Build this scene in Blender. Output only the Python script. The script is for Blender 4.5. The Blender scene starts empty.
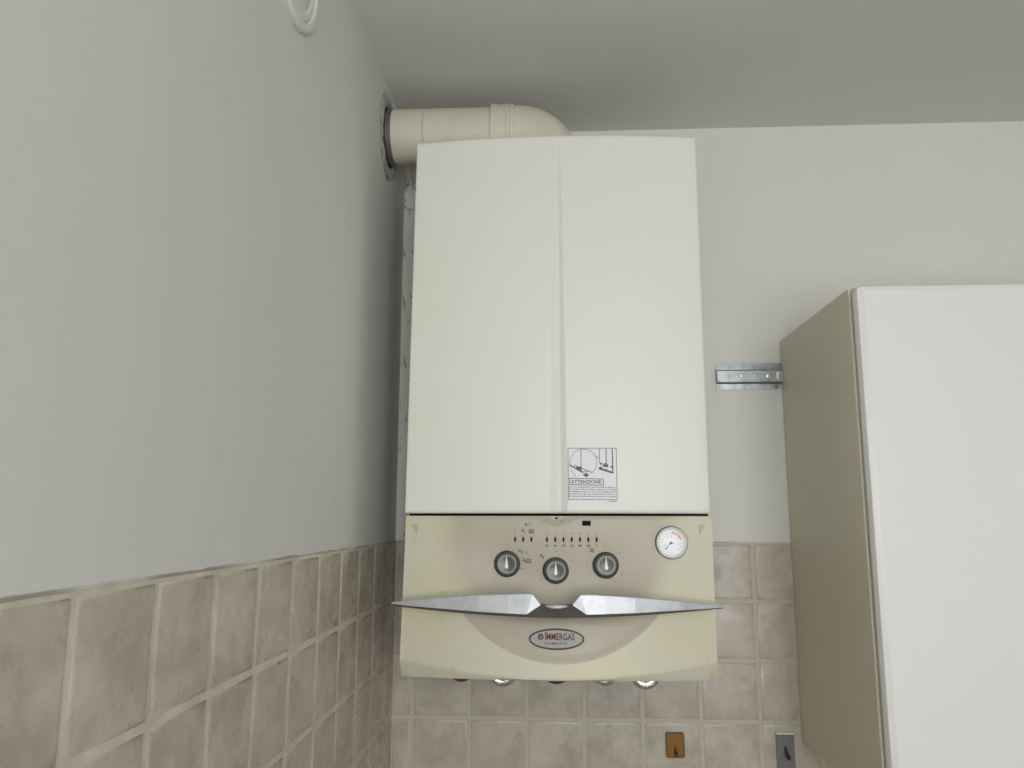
import bpy, bmesh, math, random
from mathutils import Vector, Matrix
random.seed(7)
SC = bpy.context.scene
COL = SC.collection
PI = math.pi

# ------------------------------------------------------------------ camera
F_PX, YAW, PITCH, ROLL = 790.55, math.radians(2.985), math.radians(9.579), math.radians(0.087)
cam_d = bpy.data.cameras.new('camera')
cam_d.sensor_width = 36.0
cam_d.lens = F_PX / 1024 * 36
cam_d.clip_start = 0.02
cam = bpy.data.objects.new('camera', cam_d)
COL.objects.link(cam)
fw = Vector((-math.sin(YAW) * math.cos(PITCH), math.cos(YAW) * math.cos(PITCH), math.sin(PITCH)))
rt0 = Vector((math.cos(YAW), math.sin(YAW), 0))
up0 = rt0.cross(fw)
rt = rt0 * math.cos(ROLL) + up0 * math.sin(ROLL)
up = up0 * math.cos(ROLL) - rt0 * math.sin(ROLL)
mw = Matrix(((rt.x, up.x, -fw.x, 0.2864), (rt.y, up.y, -fw.y, -1.4488), (rt.z, up.z, -fw.z, 1.88), (0, 0, 0, 1)))
cam.matrix_world = mw
SC.camera = cam

# ------------------------------------------------------------------ sky and exposure
SC.view_settings.view_transform = 'Standard'
SC.view_settings.look = 'None'
SC.view_settings.exposure = 0.0
SC.view_settings.gamma = 1.0
SC.view_settings.use_curve_mapping = False
SC.cycles.use_denoising = True
SC.cycles.sample_clamp_indirect = 3.0
SC.cycles.max_bounces = 10
SC.cycles.diffuse_bounces = 8

SKY_STRENGTH = 8.6
world = bpy.data.worlds.new('overcast_sky')
SC.world = world
world.use_nodes = True
wn = world.node_tree.nodes
wl = world.node_tree.links
wn.clear()
w_out = wn.new('ShaderNodeOutputWorld')
w_bg = wn.new('ShaderNodeBackground')
w_tc = wn.new('ShaderNodeTexCoord')
w_sep = wn.new('ShaderNodeSeparateXYZ')
w_map = wn.new('ShaderNodeMapRange')
w_mix = wn.new('ShaderNodeMixRGB')
w_map.inputs['From Min'].default_value = -0.08
w_map.inputs['From Max'].default_value = 0.08
w_mix.inputs[1].default_value = (0.87, 0.88, 0.88, 1)       # below the horizon, brightened to even out the window light
w_mix.inputs[2].default_value = (0.91, 0.95, 0.985, 1)        # overcast sky
wl.new(w_tc.outputs['Generated'], w_sep.inputs[0])
wl.new(w_sep.outputs['Z'], w_map.inputs['Value'])
wl.new(w_map.outputs['Result'], w_mix.inputs[0])
wl.new(w_mix.outputs[0], w_bg.inputs['Color'])
w_bg.inputs['Strength'].default_value = SKY_STRENGTH
wl.new(w_bg.outputs[0], w_out.inputs['Surface'])

# room and window sizes
RX, RY, RZ = 2.30, -2.60, 2.6253
WX0, WX1, WZ0, WZ1 = 0.15, 1.35, 1.18, 2.52
# portal that guides the sampling of the sky through the window
pl = bpy.data.lights.new('window_portal', 'AREA')
pl.shape = 'RECTANGLE'
pl.size, pl.size_y = WX1 - WX0, WZ1 - WZ0
pl.cycles.is_portal = True
po = bpy.data.objects.new('window_portal', pl)
po.location = ((WX0 + WX1) / 2, RY - 0.10, (WZ0 + WZ1) / 2)
po.rotation_euler = (PI / 2, 0, 0)
COL.objects.link(po)


# ------------------------------------------------------------------ materials
def mat(name, col, rough=0.5, metal=0.0, spec=None, coat=0.0):
    m = bpy.data.materials.new(name)
    m.use_nodes = True
    b = m.node_tree.nodes['Principled BSDF']
    b.inputs['Base Color'].default_value = (*col, 1)
    b.inputs['Roughness'].default_value = rough
    b.inputs['Metallic'].default_value = metal
    if spec is not None:
        b.inputs['Specular IOR Level'].default_value = spec
    if coat:
        b.inputs['Coat Weight'].default_value = coat
        b.inputs['Coat Roughness'].default_value = 0.1
    return m


class N:
    """small wrapper that wires shader nodes"""
    def __init__(self, m):
        self.m, self.t = m, m.node_tree
        self.b = self.t.nodes['Principled BSDF']
        self.pos = self.t.nodes.new('ShaderNodeNewGeometry').outputs['Position']

    def _in(self, sock, v):
        if isinstance(v, bpy.types.NodeSocket):
            self.t.links.new(v, sock)
        elif isinstance(v, (tuple, list)) and len(v) == 3 and sock.type == 'RGBA':
            sock.default_value = (*v, 1)
        else:
            sock.default_value = v

    def noise(self, scale, detail=4, rough=0.5, vec=None, dist=0.0):
        n = self.t.nodes.new('ShaderNodeTexNoise')
        self._in(n.inputs['Vector'], vec if vec is not None else self.pos)
        n.inputs['Scale'].default_value = scale
        n.inputs['Detail'].default_value = detail
        n.inputs['Roughness'].default_value = rough
        n.inputs['Distortion'].default_value = dist
        return n.outputs['Fac']

    def math(self, op, a, b=0.0, c=0.0):
        n = self.t.nodes.new('ShaderNodeMath')
        n.operation = op
        self._in(n.inputs[0], a)
        self._in(n.inputs[1], b)
        self._in(n.inputs[2], c)
        return n.outputs[0]

    def ramp(self, v, a, b, lo=0.0, hi=1.0):
        n = self.t.nodes.new('ShaderNodeMapRange')
        n.interpolation_type = 'SMOOTHSTEP'
        self._in(n.inputs['Value'], v)
        n.inputs['From Min'].default_value = a
        n.inputs['From Max'].default_value = b
        n.inputs['To Min'].default_value = lo
        n.inputs['To Max'].default_value = hi
        return n.outputs['Result']

    def mix(self, f, a, b):
        n = self.t.nodes.new('ShaderNodeMixRGB')
        self._in(n.inputs[0], f)
        self._in(n.inputs[1], a)
        self._in(n.inputs[2], b)
        return n.outputs[0]

    def scale(self, s):
        n = self.t.nodes.new('ShaderNodeVectorMath')
        n.operation = 'MULTIPLY'
        self._in(n.inputs[0], self.pos)
        n.inputs[1].default_value = s
        return n.outputs[0]

    def xyz(self):
        n = self.t.nodes.new('ShaderNodeSeparateXYZ')
        self.t.links.new(self.pos, n.inputs[0])
        return n.outputs

    def color(self, v):
        self._in(self.b.inputs['Base Color'], v)

    def rough(self, v):
        self._in(self.b.inputs['Roughness'], v)

    def bump(self, h, strength=0.2, dist=0.002):
        n = self.t.nodes.new('ShaderNodeBump')
        n.inputs['Strength'].default_value = strength
        n.inputs['Distance'].default_value = dist
        self.t.links.new(h, n.inputs['Height'])
        self.t.links.new(n.outputs[0], self.b.inputs['Normal'])


TZ = 1.8359                                # top of the tiled dado
TP = 0.1                                   # tile pitch

PLASTER = (0.745, 0.745, 0.705)


def plaster_mat(name, corner_dirt, base=PLASTER, scuffs=False):
    m = mat(name, base, 0.85, spec=0.2)
    dim = tuple(v * 0.965 for v in base) if corner_dirt else (base[0] * .99, base[1] * .955, base[2] * .92)
    n = N(m)
    x, y, z = n.xyz()
    big = n.noise(1.6, 3)
    c = n.mix(n.ramp(big, 0.3, 0.7, 0, 0.5), base, dim)
    fine = n.noise(35, 5)
    c = n.mix(n.ramp(fine, 0.62, 0.75, 0, 0.22), c, tuple(v * 0.85 for v in base))
    # grime caught along the top of the tiles
    edge = n.math('ADD', n.math('SUBTRACT', z, TZ), n.math('MULTIPLY', n.noise(22, 5), -0.0050))
    c = n.mix(n.math('MULTIPLY', n.ramp(edge, 0.0006, -0.0010, 0, 0.85), n.ramp(n.noise(9, 4), 0.36, 0.56, 0.25, 1.0)), c, (0.30, 0.265, 0.22))
    if corner_dirt:
        # brown drips and scuffs in the corner behind the boiler
        st = n.noise(1.0, 5, 0.6, vec=n.scale((60, 60, 9)))
        near = n.math('MULTIPLY', n.ramp(y, -0.16, -0.03), n.ramp(z, 2.35, 2.0))
        f = n.math('MULTIPLY', n.ramp(st, 0.57, 0.68), near)
        c = n.mix(n.math('MULTIPLY', f, 0.75), c, (0.24, 0.16, 0.11))
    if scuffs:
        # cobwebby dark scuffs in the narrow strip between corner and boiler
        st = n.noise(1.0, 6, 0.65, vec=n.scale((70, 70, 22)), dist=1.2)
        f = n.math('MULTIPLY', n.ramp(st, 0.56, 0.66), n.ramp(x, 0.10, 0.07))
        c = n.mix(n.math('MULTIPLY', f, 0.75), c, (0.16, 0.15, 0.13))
    n.color(c)
    n.bump(n.noise(14, 6, 0.6), 0.25, 0.004)
    return m


M = {}
M['plaster'] = plaster_mat('painted_plaster', False)
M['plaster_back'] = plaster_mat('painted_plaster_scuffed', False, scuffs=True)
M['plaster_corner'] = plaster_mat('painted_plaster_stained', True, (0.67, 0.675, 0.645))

m = mat('ceiling_paint', (0.69, 0.695, 0.66), 0.9, spec=0.15)
n = N(m)
n.color(n.mix(n.ramp(n.noise(2.5, 4), 0.35, 0.7, 0, 0.4), (0.69, 0.695, 0.66), (0.65, 0.65, 0.61)))
n.bump(n.noise(18, 6, 0.6), 0.2, 0.004)
M['ceiling'] = m


def tile_mat(name, a, b, c3):
    m = mat(name, a, 0.38, spec=0.45)
    n = N(m)
    f1 = n.ramp(n.noise(17, 5, 0.6, dist=0.4), 0.32, 0.68)
    f2 = n.ramp(n.noise(46, 5, 0.65), 0.42, 0.72)
    f3 = n.ramp(n.noise(8.3, 2, 0.5), 0.45, 0.7)
    c = n.mix(f1, a, b)
    c = n.mix(n.math('MULTIPLY', f3, 0.45), c, c3)
    c = n.mix(n.math('MULTIPLY', f2, 0.30), c, (0.62, 0.57, 0.49))
    n.color(c)
    n.rough(n.ramp(n.noise(30, 3), 0.3, 0.7, 0.22, 0.42))
    n.bump(n.noise(40, 4), 0.12, 0.002)
    return m


M['tile'] = tile_mat('mottled_beige_tile', (0.385, 0.35, 0.285), (0.54, 0.50, 0.415), (0.50, 0.395, 0.335))
m = mat('tile_grout', (0.56, 0.51, 0.43), 0.6)
n = N(m)
n.color(n.mix(n.ramp(n.noise(22, 4), 0.35, 0.7), (0.66, 0.61, 0.52), (0.54, 0.49, 0.41)))
M['grout'] = m
M['grout_back'] = mat('older_tile_grout', (0.50, 0.46, 0.385), 0.5)

m = mat('white_enamel', (0.80, 0.80, 0.75), 0.38, spec=0.4)
n = N(m)
x, y, z = n.xyz()
yel = n.math('MULTIPLY', n.ramp(x, 0.24, 0.08), n.ramp(n.noise(4.5, 4), 0.35, 0.65))
c = n.mix(n.math('MULTIPLY', yel, 0.55), (0.80, 0.80, 0.75), (0.79, 0.78, 0.66))
c = n.mix(n.ramp(n.noise(9, 5, 0.6), 0.6, 0.75, 0, 0.15), c, (0.74, 0.74, 0.68))
n.color(c)
M['enamel'] = m

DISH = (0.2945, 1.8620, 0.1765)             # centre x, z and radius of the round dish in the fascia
m = mat('aged_cream_plastic', (0.76, 0.73, 0.60), 0.42, spec=0.4)
n = N(m)
x, y, z = n.xyz()
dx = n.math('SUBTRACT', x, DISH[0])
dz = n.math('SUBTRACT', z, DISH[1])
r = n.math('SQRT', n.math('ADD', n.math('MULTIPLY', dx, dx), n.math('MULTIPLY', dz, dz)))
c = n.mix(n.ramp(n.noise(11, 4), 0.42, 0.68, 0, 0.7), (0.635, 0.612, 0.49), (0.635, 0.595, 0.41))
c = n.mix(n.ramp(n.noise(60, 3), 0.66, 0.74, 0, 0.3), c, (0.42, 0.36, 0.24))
inner = n.mix(n.ramp(n.noise(12, 3), 0.3, 0.7), (0.460, 0.422, 0.335), (0.490, 0.448, 0.352))  # dish shade put into the colour: same plastic, darker inside the circle
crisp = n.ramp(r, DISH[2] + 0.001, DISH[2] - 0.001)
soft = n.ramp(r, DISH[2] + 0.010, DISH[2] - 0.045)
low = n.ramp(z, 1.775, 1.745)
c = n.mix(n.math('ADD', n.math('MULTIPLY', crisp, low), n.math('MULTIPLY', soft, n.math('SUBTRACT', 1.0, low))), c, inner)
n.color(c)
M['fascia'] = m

M['casing'] = mat('grey_sheet_metal', (0.42, 0.42, 0.40), 0.6)
M['silver'] = mat('silver_painted_plastic', (0.72, 0.73, 0.76), 0.42, 0.35)
n = N(M['silver'])
n.color(n.mix(n.ramp(n.noise(40, 5, 0.7), 0.4, 0.7), (0.60, 0.61, 0.635), (0.49, 0.50, 0.53)))
M['dark_silver'] = mat('dark_grey_plastic', (0.085, 0.078, 0.066), 0.65, spec=0.25)
M['knob_rim'] = mat('dark_knob_rim', (0.06, 0.06, 0.055), 0.5, 0.3)
m = mat('brushed_knob_metal', (0.15, 0.15, 0.14), 0.45, 0.75)
m.node_tree.nodes['Principled BSDF'].inputs['Anisotropic'].default_value = 0.6
tg = m.node_tree.nodes.new('ShaderNodeTangent')
tg.direction_type = 'RADIAL'
tg.axis = 'Y'
m.node_tree.links.new(tg.outputs[0], m.node_tree.nodes['Principled BSDF'].inputs['Tangent'])
M['knob'] = m
M['pointer'] = mat('pale_pointer', (0.85, 0.84, 0.80), 0.4)
M['black'] = mat('black_plastic', (0.012, 0.012, 0.012), 0.8, spec=0.08)
M['led'] = mat('unlit_indicator_lens', (0.035, 0.028, 0.018), 0.6, spec=0.1)
M['ink'] = mat('grey_brown_ink', (0.20, 0.185, 0.15), 0.8, spec=0.1)
M['pale_ink'] = mat('faint_ink', (0.27, 0.25, 0.205), 0.8, spec=0.1)
M['latch'] = mat('grey_beige_plastic', (0.40, 0.365, 0.28), 0.5)
M['tab'] = mat('pale_green_cream_plastic', (0.47, 0.47, 0.36), 0.5)
M['paper'] = mat('white_sticker', (0.79, 0.80, 0.83), 0.45)
M['sticker_ink'] = mat('dark_grey_ink', (0.10, 0.10, 0.115), 0.6)
M['sticker_grey'] = mat('mid_grey_ink', (0.30, 0.30, 0.33), 0.6)
M['badge'] = mat('silver_grey_badge', (0.37, 0.355, 0.34), 0.5, 0.1)
M['badge_rim'] = mat('dark_badge_rim', (0.085, 0.085, 0.065), 0.6, spec=0.2)
M['red_ink'] = mat('brown_red_lettering', (0.15, 0.055, 0.04), 0.6, spec=0.2)
M['gauge_face'] = mat('white_dial_face', (0.84, 0.84, 0.83), 0.5)
M['gauge_red'] = mat('pale_red_arc', (0.68, 0.36, 0.34), 0.5)
M['bezel'] = mat('grey_bezel', (0.17, 0.165, 0.145), 0.4, 0.4)
m = bpy.data.materials.new('clear_gauge_glass')
m.use_nodes = True
nt = m.node_tree
nt.nodes.clear()
o_ = nt.nodes.new('ShaderNodeOutputMaterial')
mx = nt.nodes.new('ShaderNodeMixShader')
tr = nt.nodes.new('ShaderNodeBsdfTransparent')
gl = nt.nodes.new('ShaderNodeBsdfGlossy')
fr = nt.nodes.new('ShaderNodeFresnel')
fr.inputs[0].default_value = 1.5
gl.inputs['Roughness'].default_value = 0.25
nt.links.new(fr.outputs[0], mx.inputs[0])
nt.links.new(tr.outputs[0], mx.inputs[1])
nt.links.new(gl.outputs[0], mx.inputs[2])
nt.links.new(mx.outputs[0], o_.inputs[0])
M['glass'] = m
M['flue'] = mat('cream_flue_plastic', (0.66, 0.63, 0.53), 0.42)
n = N(M['flue'])
n.color(n.mix(n.ramp(n.noise(9, 4), 0.35, 0.7), (0.67, 0.64, 0.545), (0.61, 0.57, 0.475)))
M['seam'] = mat('dusty_seam', (0.54, 0.50, 0.42), 0.7)
M['seal'] = mat('grey_sealant', (0.52, 0.53, 0.52), 0.45)
n = N(M['seal'])
n.color(n.mix(n.ramp(n.noise(55, 5, 0.7), 0.45, 0.65), (0.46, 0.47, 0.455), (0.22, 0.205, 0.18)))
n.bump(n.noise(60, 5), 0.8, 0.004)
M['gap'] = mat('dark_hole_in_plaster', (0.06, 0.05, 0.04), 0.9)
M['vent'] = mat('white_vent_plastic', (0.70, 0.71, 0.67), 0.45)
M['zinc'] = mat('galvanised_steel', (0.50, 0.53, 0.54), 0.36, 0.85)
n = N(M['zinc'])
n.color(n.mix(n.ramp(n.noise(70, 4), 0.4, 0.65), (0.36, 0.385, 0.385), (0.27, 0.29, 0.29)))
M['zinc_bright'] = mat('bright_screw_steel', (0.80, 0.82, 0.83), 0.3, 0.5)
M['chrome'] = mat('polished_chrome', (0.80, 0.80, 0.80), 0.20, 1.0)
M['old_brass'] = mat('dull_brown_brass', (0.20, 0.155, 0.10), 0.38, 0.7)
M['gold'] = mat('brushed_gold_plate', (0.225, 0.098, 0.006), 0.5, 0.2)
M['gold_dark'] = mat('dark_gold', (0.12, 0.07, 0.02), 0.4, 0.4)
M['steel'] = mat('brushed_steel', (0.17, 0.17, 0.16), 0.5, 0.7)
M['steel_dark'] = mat('dark_steel', (0.10, 0.10, 0.095), 0.35, 0.8)
M['cab_side'] = mat('cream_melamine', (0.70, 0.665, 0.54), 0.42)
M['cab_edge'] = mat('pale_edge_band', (0.70, 0.66, 0.57), 0.5)
M['cab_door'] = mat('white_laminate', (0.765, 0.755, 0.74), 0.36, spec=0.4)
M['floor'] = mat('grey_beige_floor_tile', (0.36, 0.30, 0.24), 0.45)
n = N(M['floor'])
n.color(n.mix(n.ramp(n.noise(6, 4), 0.3, 0.7), (0.52, 0.49, 0.44), (0.44, 0.41, 0.36)))
M['frame'] = mat('white_window_frame', (0.75, 0.75, 0.72), 0.4)


# ------------------------------------------------------------------ mesh helpers
def obj(name, bm, material, parent=None, smooth=None, origin=None):
    """ONE mesh object from a bmesh in world coordinates; smooth = edge angle in degrees"""
    bmesh.ops.recalc_face_normals(bm, faces=bm.faces[:])
    if origin is None:
        if parent is None:
            lo = Vector([min(v.co[i] for v in bm.verts) for i in range(3)])
            hi = Vector([max(v.co[i] for v in bm.verts) for i in range(3)])
            origin = (lo + hi) / 2
        else:
            origin = Vector((0, 0, 0))
            p = parent
            while p is not None:
                origin = origin + p.location
                p = p.parent
    origin = Vector(origin)
    for v in bm.verts:
        v.co -= origin
    me = bpy.data.meshes.new(name)
    bm.to_mesh(me)
    bm.free()
    me.materials.append(material)
    if smooth is not None:
        me.shade_smooth()
        me.set_sharp_from_angle(angle=math.radians(smooth))
    o = bpy.data.objects.new(name, me)
    COL.objects.link(o)
    if parent is not None:
        o.parent = parent
        base = Vector((0, 0, 0))
        p = parent
        while p is not None:
            base = base + p.location
            p = p.parent
        o.location = origin - base
    else:
        o.location = origin
    return o


def tag(o, label, cat, group=None):
    o['label'] = label
    o['category'] = cat
    if group:
        o['group'] = group
    return o


def thing(name, label, cat, loc, group=None):
    o = bpy.data.objects.new(name, None)
    o.empty_display_size = 0.05
    o.location = loc
    COL.objects.link(o)
    return tag(o, label, cat, group)


def struct(o):
    o['kind'] = 'structure'
    return o


def box(bm, x0, x1, y0, y1, z0, z1, bev=0.0, seg=3):
    r = bmesh.ops.create_cube(bm, size=1.0)
    vs = r['verts']
    for v in vs:
        v.co = Vector((x0 + (v.co.x + .5) * (x1 - x0), y0 + (v.co.y + .5) * (y1 - y0), z0 + (v.co.z + .5) * (z1 - z0)))
    if bev:
        es = list({e for v in vs for e in v.link_edges})
        bmesh.ops.bevel(bm, geom=es, offset=bev, segments=seg, affect='EDGES', profile=0.5)
    return bm


def BM():
    return bmesh.new()


def lathe(bm, prof, centre, axis, seg=40, noise=None, ang0=0.0, ang1=2 * PI):
    """prof = (radius, height along axis); axis in 'x','y','z','-x','-y'..."""
    c = Vector(centre)
    sgn = -1 if axis[0] == '-' else 1
    a = axis[-1]
    A = {'x': Vector((1, 0, 0)), 'y': Vector((0, 1, 0)), 'z': Vector((0, 0, 1))}[a] * sgn
    U = {'x': Vector((0, 1, 0)), 'y': Vector((1, 0, 0)), 'z': Vector((1, 0, 0))}[a]
    V = A.cross(U)
    rings = []
    for r, h in prof:
        if r <= 1e-7:
            rings.append([bm.verts.new(c + A * h)])
        else:
            ring = []
            for i in range(seg):
                t = 2 * PI * i / seg
                rr, hh = (r, h) if noise is None else noise(r, h, t)
                ring.append(bm.verts.new(c + A * hh + U * (rr * math.cos(t)) + V * (rr * math.sin(t))))
            rings.append(ring)
    for p, q in zip(rings, rings[1:]):
        for i in range(seg):
            j = (i + 1) % seg
            if len(p) == 1 and len(q) == 1:
                continue
            if len(p) == 1:
                bm.faces.new((p[0], q[i], q[j]))
            elif len(q) == 1:
                bm.faces.new((p[i], p[j], q[0]))
            else:
                bm.faces.new((p[i], p[j], q[j], q[i]))
    return bm


def tube(bm, pts, rad, seg=24, cap=True):
    """round tube along a polyline; rad is a number or a list"""
    n_ = len(pts)
    pts = [Vector(p) for p in pts]
    rad = rad if isinstance(rad, (list, tuple)) else [rad] * n_
    rings = []
    ref = None
    for i, p in enumerate(pts):
        d = (pts[min(i + 1, n_ - 1)] - pts[max(i - 1, 0)]).normalized()
        if ref is None:
            ref = Vector((0, 1, 0)) if abs(d.y) < 0.9 else Vector((1, 0, 0))
        u = (ref - d * ref.dot(d)).normalized()
        ref = u
        v = d.cross(u)
        rings.append([bm.verts.new(p + (u * math.cos(2 * PI * k / seg) + v * math.sin(2 * PI * k / seg)) * rad[i]) for k in range(seg)])
    for a, b in zip(rings, rings[1:]):
        for k in range(seg):
            bm.faces.new((a[k], a[(k + 1) % seg], b[(k + 1) % seg], b[k]))
    if cap:
        bm.faces.new(rings[0])
        bm.faces.new(rings[-1][::-1])
    return bm


def prism(bm, poly, y0, y1):
    """extrude an xz polygon from y0 to y1 (numbers or functions of x, z)"""
    g = lambda y, x, z: y(x, z) if callable(y) else y
    a = [bm.verts.new((x, g(y0, x, z), z)) for x, z in poly]
    b = [bm.verts.new((x, g(y1, x, z), z)) for x, z in poly]
    bm.faces.new(a)
    bm.faces.new(b[::-1])
    k = len(poly)
    for i in range(k):
        j = (i + 1) % k
        bm.faces.new((a[i], b[i], b[j], a[j]))
    return bm


def disc_poly(cx, cz, rx, rz=None, n_=28):
    rz = rx if rz is None else rz
    return [(cx + rx * math.cos(2 * PI * i / n_), cz + rz * math.sin(2 * PI * i / n_)) for i in range(n_)]


def rrect(x0, x1, z0, z1, r, k=5):
    out = []
    for cx, cz, a0 in ((x1 - r, z1 - r, 0), (x0 + r, z1 - r, 90), (x0 + r, z0 + r, 180), (x1 - r, z0 + r, 270)):
        for i in range(k + 1):
            a = math.radians(a0 + 90 * i / k)
            out.append((cx + r * math.cos(a), cz + r * math.sin(a)))
    return out


def seg_poly(x0, z0, x1, z1, w):
    d = Vector((x1 - x0, z1 - z0))
    nrm = Vector((-d.y, d.x)).normalized() * (w / 2)
    return [(x0 + nrm.x, z0 + nrm.y), (x1 + nrm.x, z1 + nrm.y), (x1 - nrm.x, z1 - nrm.y), (x0 - nrm.x, z0 - nrm.y)]


def arc_strip(bm, cx, cz, rx, rz, a0, a1, w, y0, y1, n_=40):
    for i in range(n_):
        s, t = [math.radians(a0 + (a1 - a0) * (i + k) / n_) for k in (0, 1)]
        prism(bm, [(cx + (rx - w / 2) * math.cos(s), cz + (rz - w / 2) * math.sin(s)), (cx + (rx + w / 2) * math.cos(s), cz + (rz + w / 2) * math.sin(s)),
                   (cx + (rx + w / 2) * math.cos(t), cz + (rz + w / 2) * math.sin(t)), (cx + (rx - w / 2) * math.cos(t), cz + (rz - w / 2) * math.sin(t))], y0, y1)


def text_bm(body, x, z, width, height, yfun, thick=0.0004, bold=0.0):
    """text as flat raised lettering in the xz plane, facing -y, left bottom at x, z, fitted to width and height"""
    cu = bpy.data.curves.new('lettering_curve', 'FONT')
    cu.body = body
    cu.size = 1.0
    cu.offset = bold
    cu.resolution_u = 3
    t = bpy.data.objects.new('lettering_curve', cu)
    COL.objects.link(t)
    dg = bpy.context.evaluated_depsgraph_get()
    me = bpy.data.meshes.new_from_object(t.evaluated_get(dg))
    bm = BM()
    bm.from_mesh(me)
    bpy.data.objects.remove(t)
    bpy.data.curves.remove(cu)
    bpy.data.meshes.remove(me)
    xs = [v.co.x for v in bm.verts]
    zs = [v.co.y for v in bm.verts]
    sx, sz = width / (max(xs) - min(xs)), height / (max(zs) - min(zs))
    x0, z0 = min(xs), min(zs)
    for v in bm.verts:
        X, Z = x + (v.co.x - x0) * sx, z + (v.co.y - z0) * sz
        v.co = Vector((X, yfun(X, Z) - thick, Z))
    return bm


def merge(dst, src):
    me = bpy.data.meshes.new('tmp')
    src.to_mesh(me)
    src.free()
    dst.from_mesh(me)
    bpy.data.meshes.remove(me)


# ------------------------------------------------------------------ the room
b = BM()
box(b, 0, RX, 0, 0.12, 0, RZ)
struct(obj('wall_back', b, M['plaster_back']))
b = BM()
box(b, -0.12, 0, RY, 0.12, 0, RZ)
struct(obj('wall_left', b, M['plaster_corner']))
b = BM()
box(b, RX, RX + 0.12, RY, 0.12, 0, RZ)
struct(obj('wall_right', b, M['plaster']))
b = BM()
box(b, -0.12, WX0, RY - 0.12, RY, 0, RZ)
box(b, WX1, RX + 0.12, RY - 0.12, RY, 0, RZ)
box(b, WX0, WX1, RY - 0.12, RY, 0, WZ0)
box(b, WX0, WX1, RY - 0.12, RY, WZ1, RZ)
struct(obj('wall_front', b, M['plaster']))
b = BM()
box(b, -0.12, RX + 0.12, RY - 0.12, 0.12, RZ, RZ + 0.1)
struct(obj('ceiling', b, M['ceiling']))
b = BM()
box(b, -0.12, RX + 0.12, RY - 0.12, 0.12, -0.1, 0)
struct(obj('floor', b, M['floor']))
b = BM()
for a, c in ((WX0, WX0 + .06), ((WX0 + WX1) / 2 - .05, (WX0 + WX1) / 2 + .05), (WX1 - .06, WX1)):
    box(b, a, c, RY - 0.08, RY - 0.03, WZ0, WZ1, 0.005)
for a, c in ((WZ0, WZ0 + .06), (WZ1 - .06, WZ1)):
    box(b, WX0, WX1, RY - 0.08, RY - 0.03, a, c, 0.005)
struct(obj('window_1', b, M['frame']))


def tile_field(plane, edges_u, edges_v):
    """raised cushion-edged tiles on a wall; u runs along x (back) or y (left)"""
    bm = BM()
    J = 0.0030
    for i in range(len(edges_u) - 1):
        for j in range(len(edges_v) - 1):
            u0, u1, v0, v1 = edges_u[i] + J, edges_u[i + 1] - J, edges_v[j] + J, edges_v[j + 1] - J
            if u1 - u0 < 0.004 or v1 - v0 < 0.004:
                continue
            tip = random.uniform(-.0003, .0003)
            rings = []
            for ins, h in ((0, 0.0008), (0.0010, 0.0017), (0.0026, 0.0023), (0.0048, 0.0025)):
                ins = min(ins, (u1 - u0) / 3)
                ring = []
                for (u, v) in ((u0 + ins, v0 + ins), (u1 - ins, v0 + ins), (u1 - ins, v1 - ins), (u0 + ins, v1 - ins)):
                    hh = h + tip * (1 if u > (u0 + u1) / 2 else -1)
                    ring.append(bm.verts.new((u, -hh, v) if plane == 'back' else (hh, u, v)))
                rings.append(ring)
            for p, q in zip(rings, rings[1:]):
                for k in range(4):
                    bm.faces.new((p[k], p[(k + 1) % 4], q[(k + 1) % 4], q[k]))
            bm.faces.new(rings[-1])
    return bm


ev = [0.0] + [TZ - k * TP for k in range(18, -1, -1)]
ex = [0.0005, 0.0371] + [0.0371 + k * TP for k in range(1, 23)]
ey = [-0.0005, -0.0785] + [-0.0785 - k * TP for k in range(1, 26)]
b = BM()
box(b, 0.0, RX, -0.0012, 0.0, 0, TZ)
gb = struct(obj('trim_1', b, M['grout_back']))
b = BM()
box(b, 0.0, 0.0012, RY, -0.0012, 0, TZ)
gl_ = struct(obj('trim_2', b, M['grout']))
t_ = struct(obj('trim_3', tile_field('back', ex, ev), M['tile'], smooth=60))
t_ = struct(obj('trim_4', tile_field('left', sorted(ey), ev), M['tile'], smooth=60))

# ------------------------------------------------------------------ the boiler
BX, BW = 0.0718, 0.44
XC = BX + BW / 2
boiler = thing('wall_boiler', 'white wall-hung gas boiler with cream control fascia, silver winged handle and three knobs', 'boiler', (XC, 0, 1.664))

b = BM()
box(b, BX + 0.006, BX + BW - 0.006, -0.235, -0.004, 1.690, 2.458, 0.004)
obj('casing', b, M['casing'], boiler)

CZ0, CZ1 = 1.8855, 2.4640
FZ0, FZ1 = 1.6635, 1.8822


def groove(x, z):
    t = min(max((2.450 - z) / (2.450 - CZ0), 0), 1)
    if z > 2.4505:
        return 0.0
    c0 = 0.2950 + 0.0022 * t
    wl_, wr = 0.0035 + 0.014 * t ** .6, 0.0030 + 0.0075 * t ** .6
    dep = (0.0014 + 0.0046 * t ** .6) * min(1, (2.4505 - z) / 0.012)
    d = x - c0
    if d <= -wl_ or d >= wr:
        return 0.0
    k = 1 + d / wl_ if d < 0 else 1 - d / wr
    k = k * k * (3 - 2 * k) * 0.5 + k * 0.5
    return dep * k


def cover_left(z):
    return BX + 0.0035 * (z - CZ0) / (CZ1 - CZ0) - 0.002 * (CZ1 - z) / (CZ1 - CZ0)


def cover_y(x, z):
    u = (x - XC) / (BW / 2)
    y = -(0.2895 + 0.016 * (1 - u * u))
    d = min(x - BX + .002, BX + BW - x, CZ1 - z, z - CZ0)
    rr = 0.005
    if d < rr:
        y += rr - math.sqrt(max(rr * rr - (rr - max(d, 0)) ** 2, 0))
    return y + groove(x, z)


def frange(lo, hi, k):
    return [lo + (hi - lo) * i / (k - 1) for i in range(k)]


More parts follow.
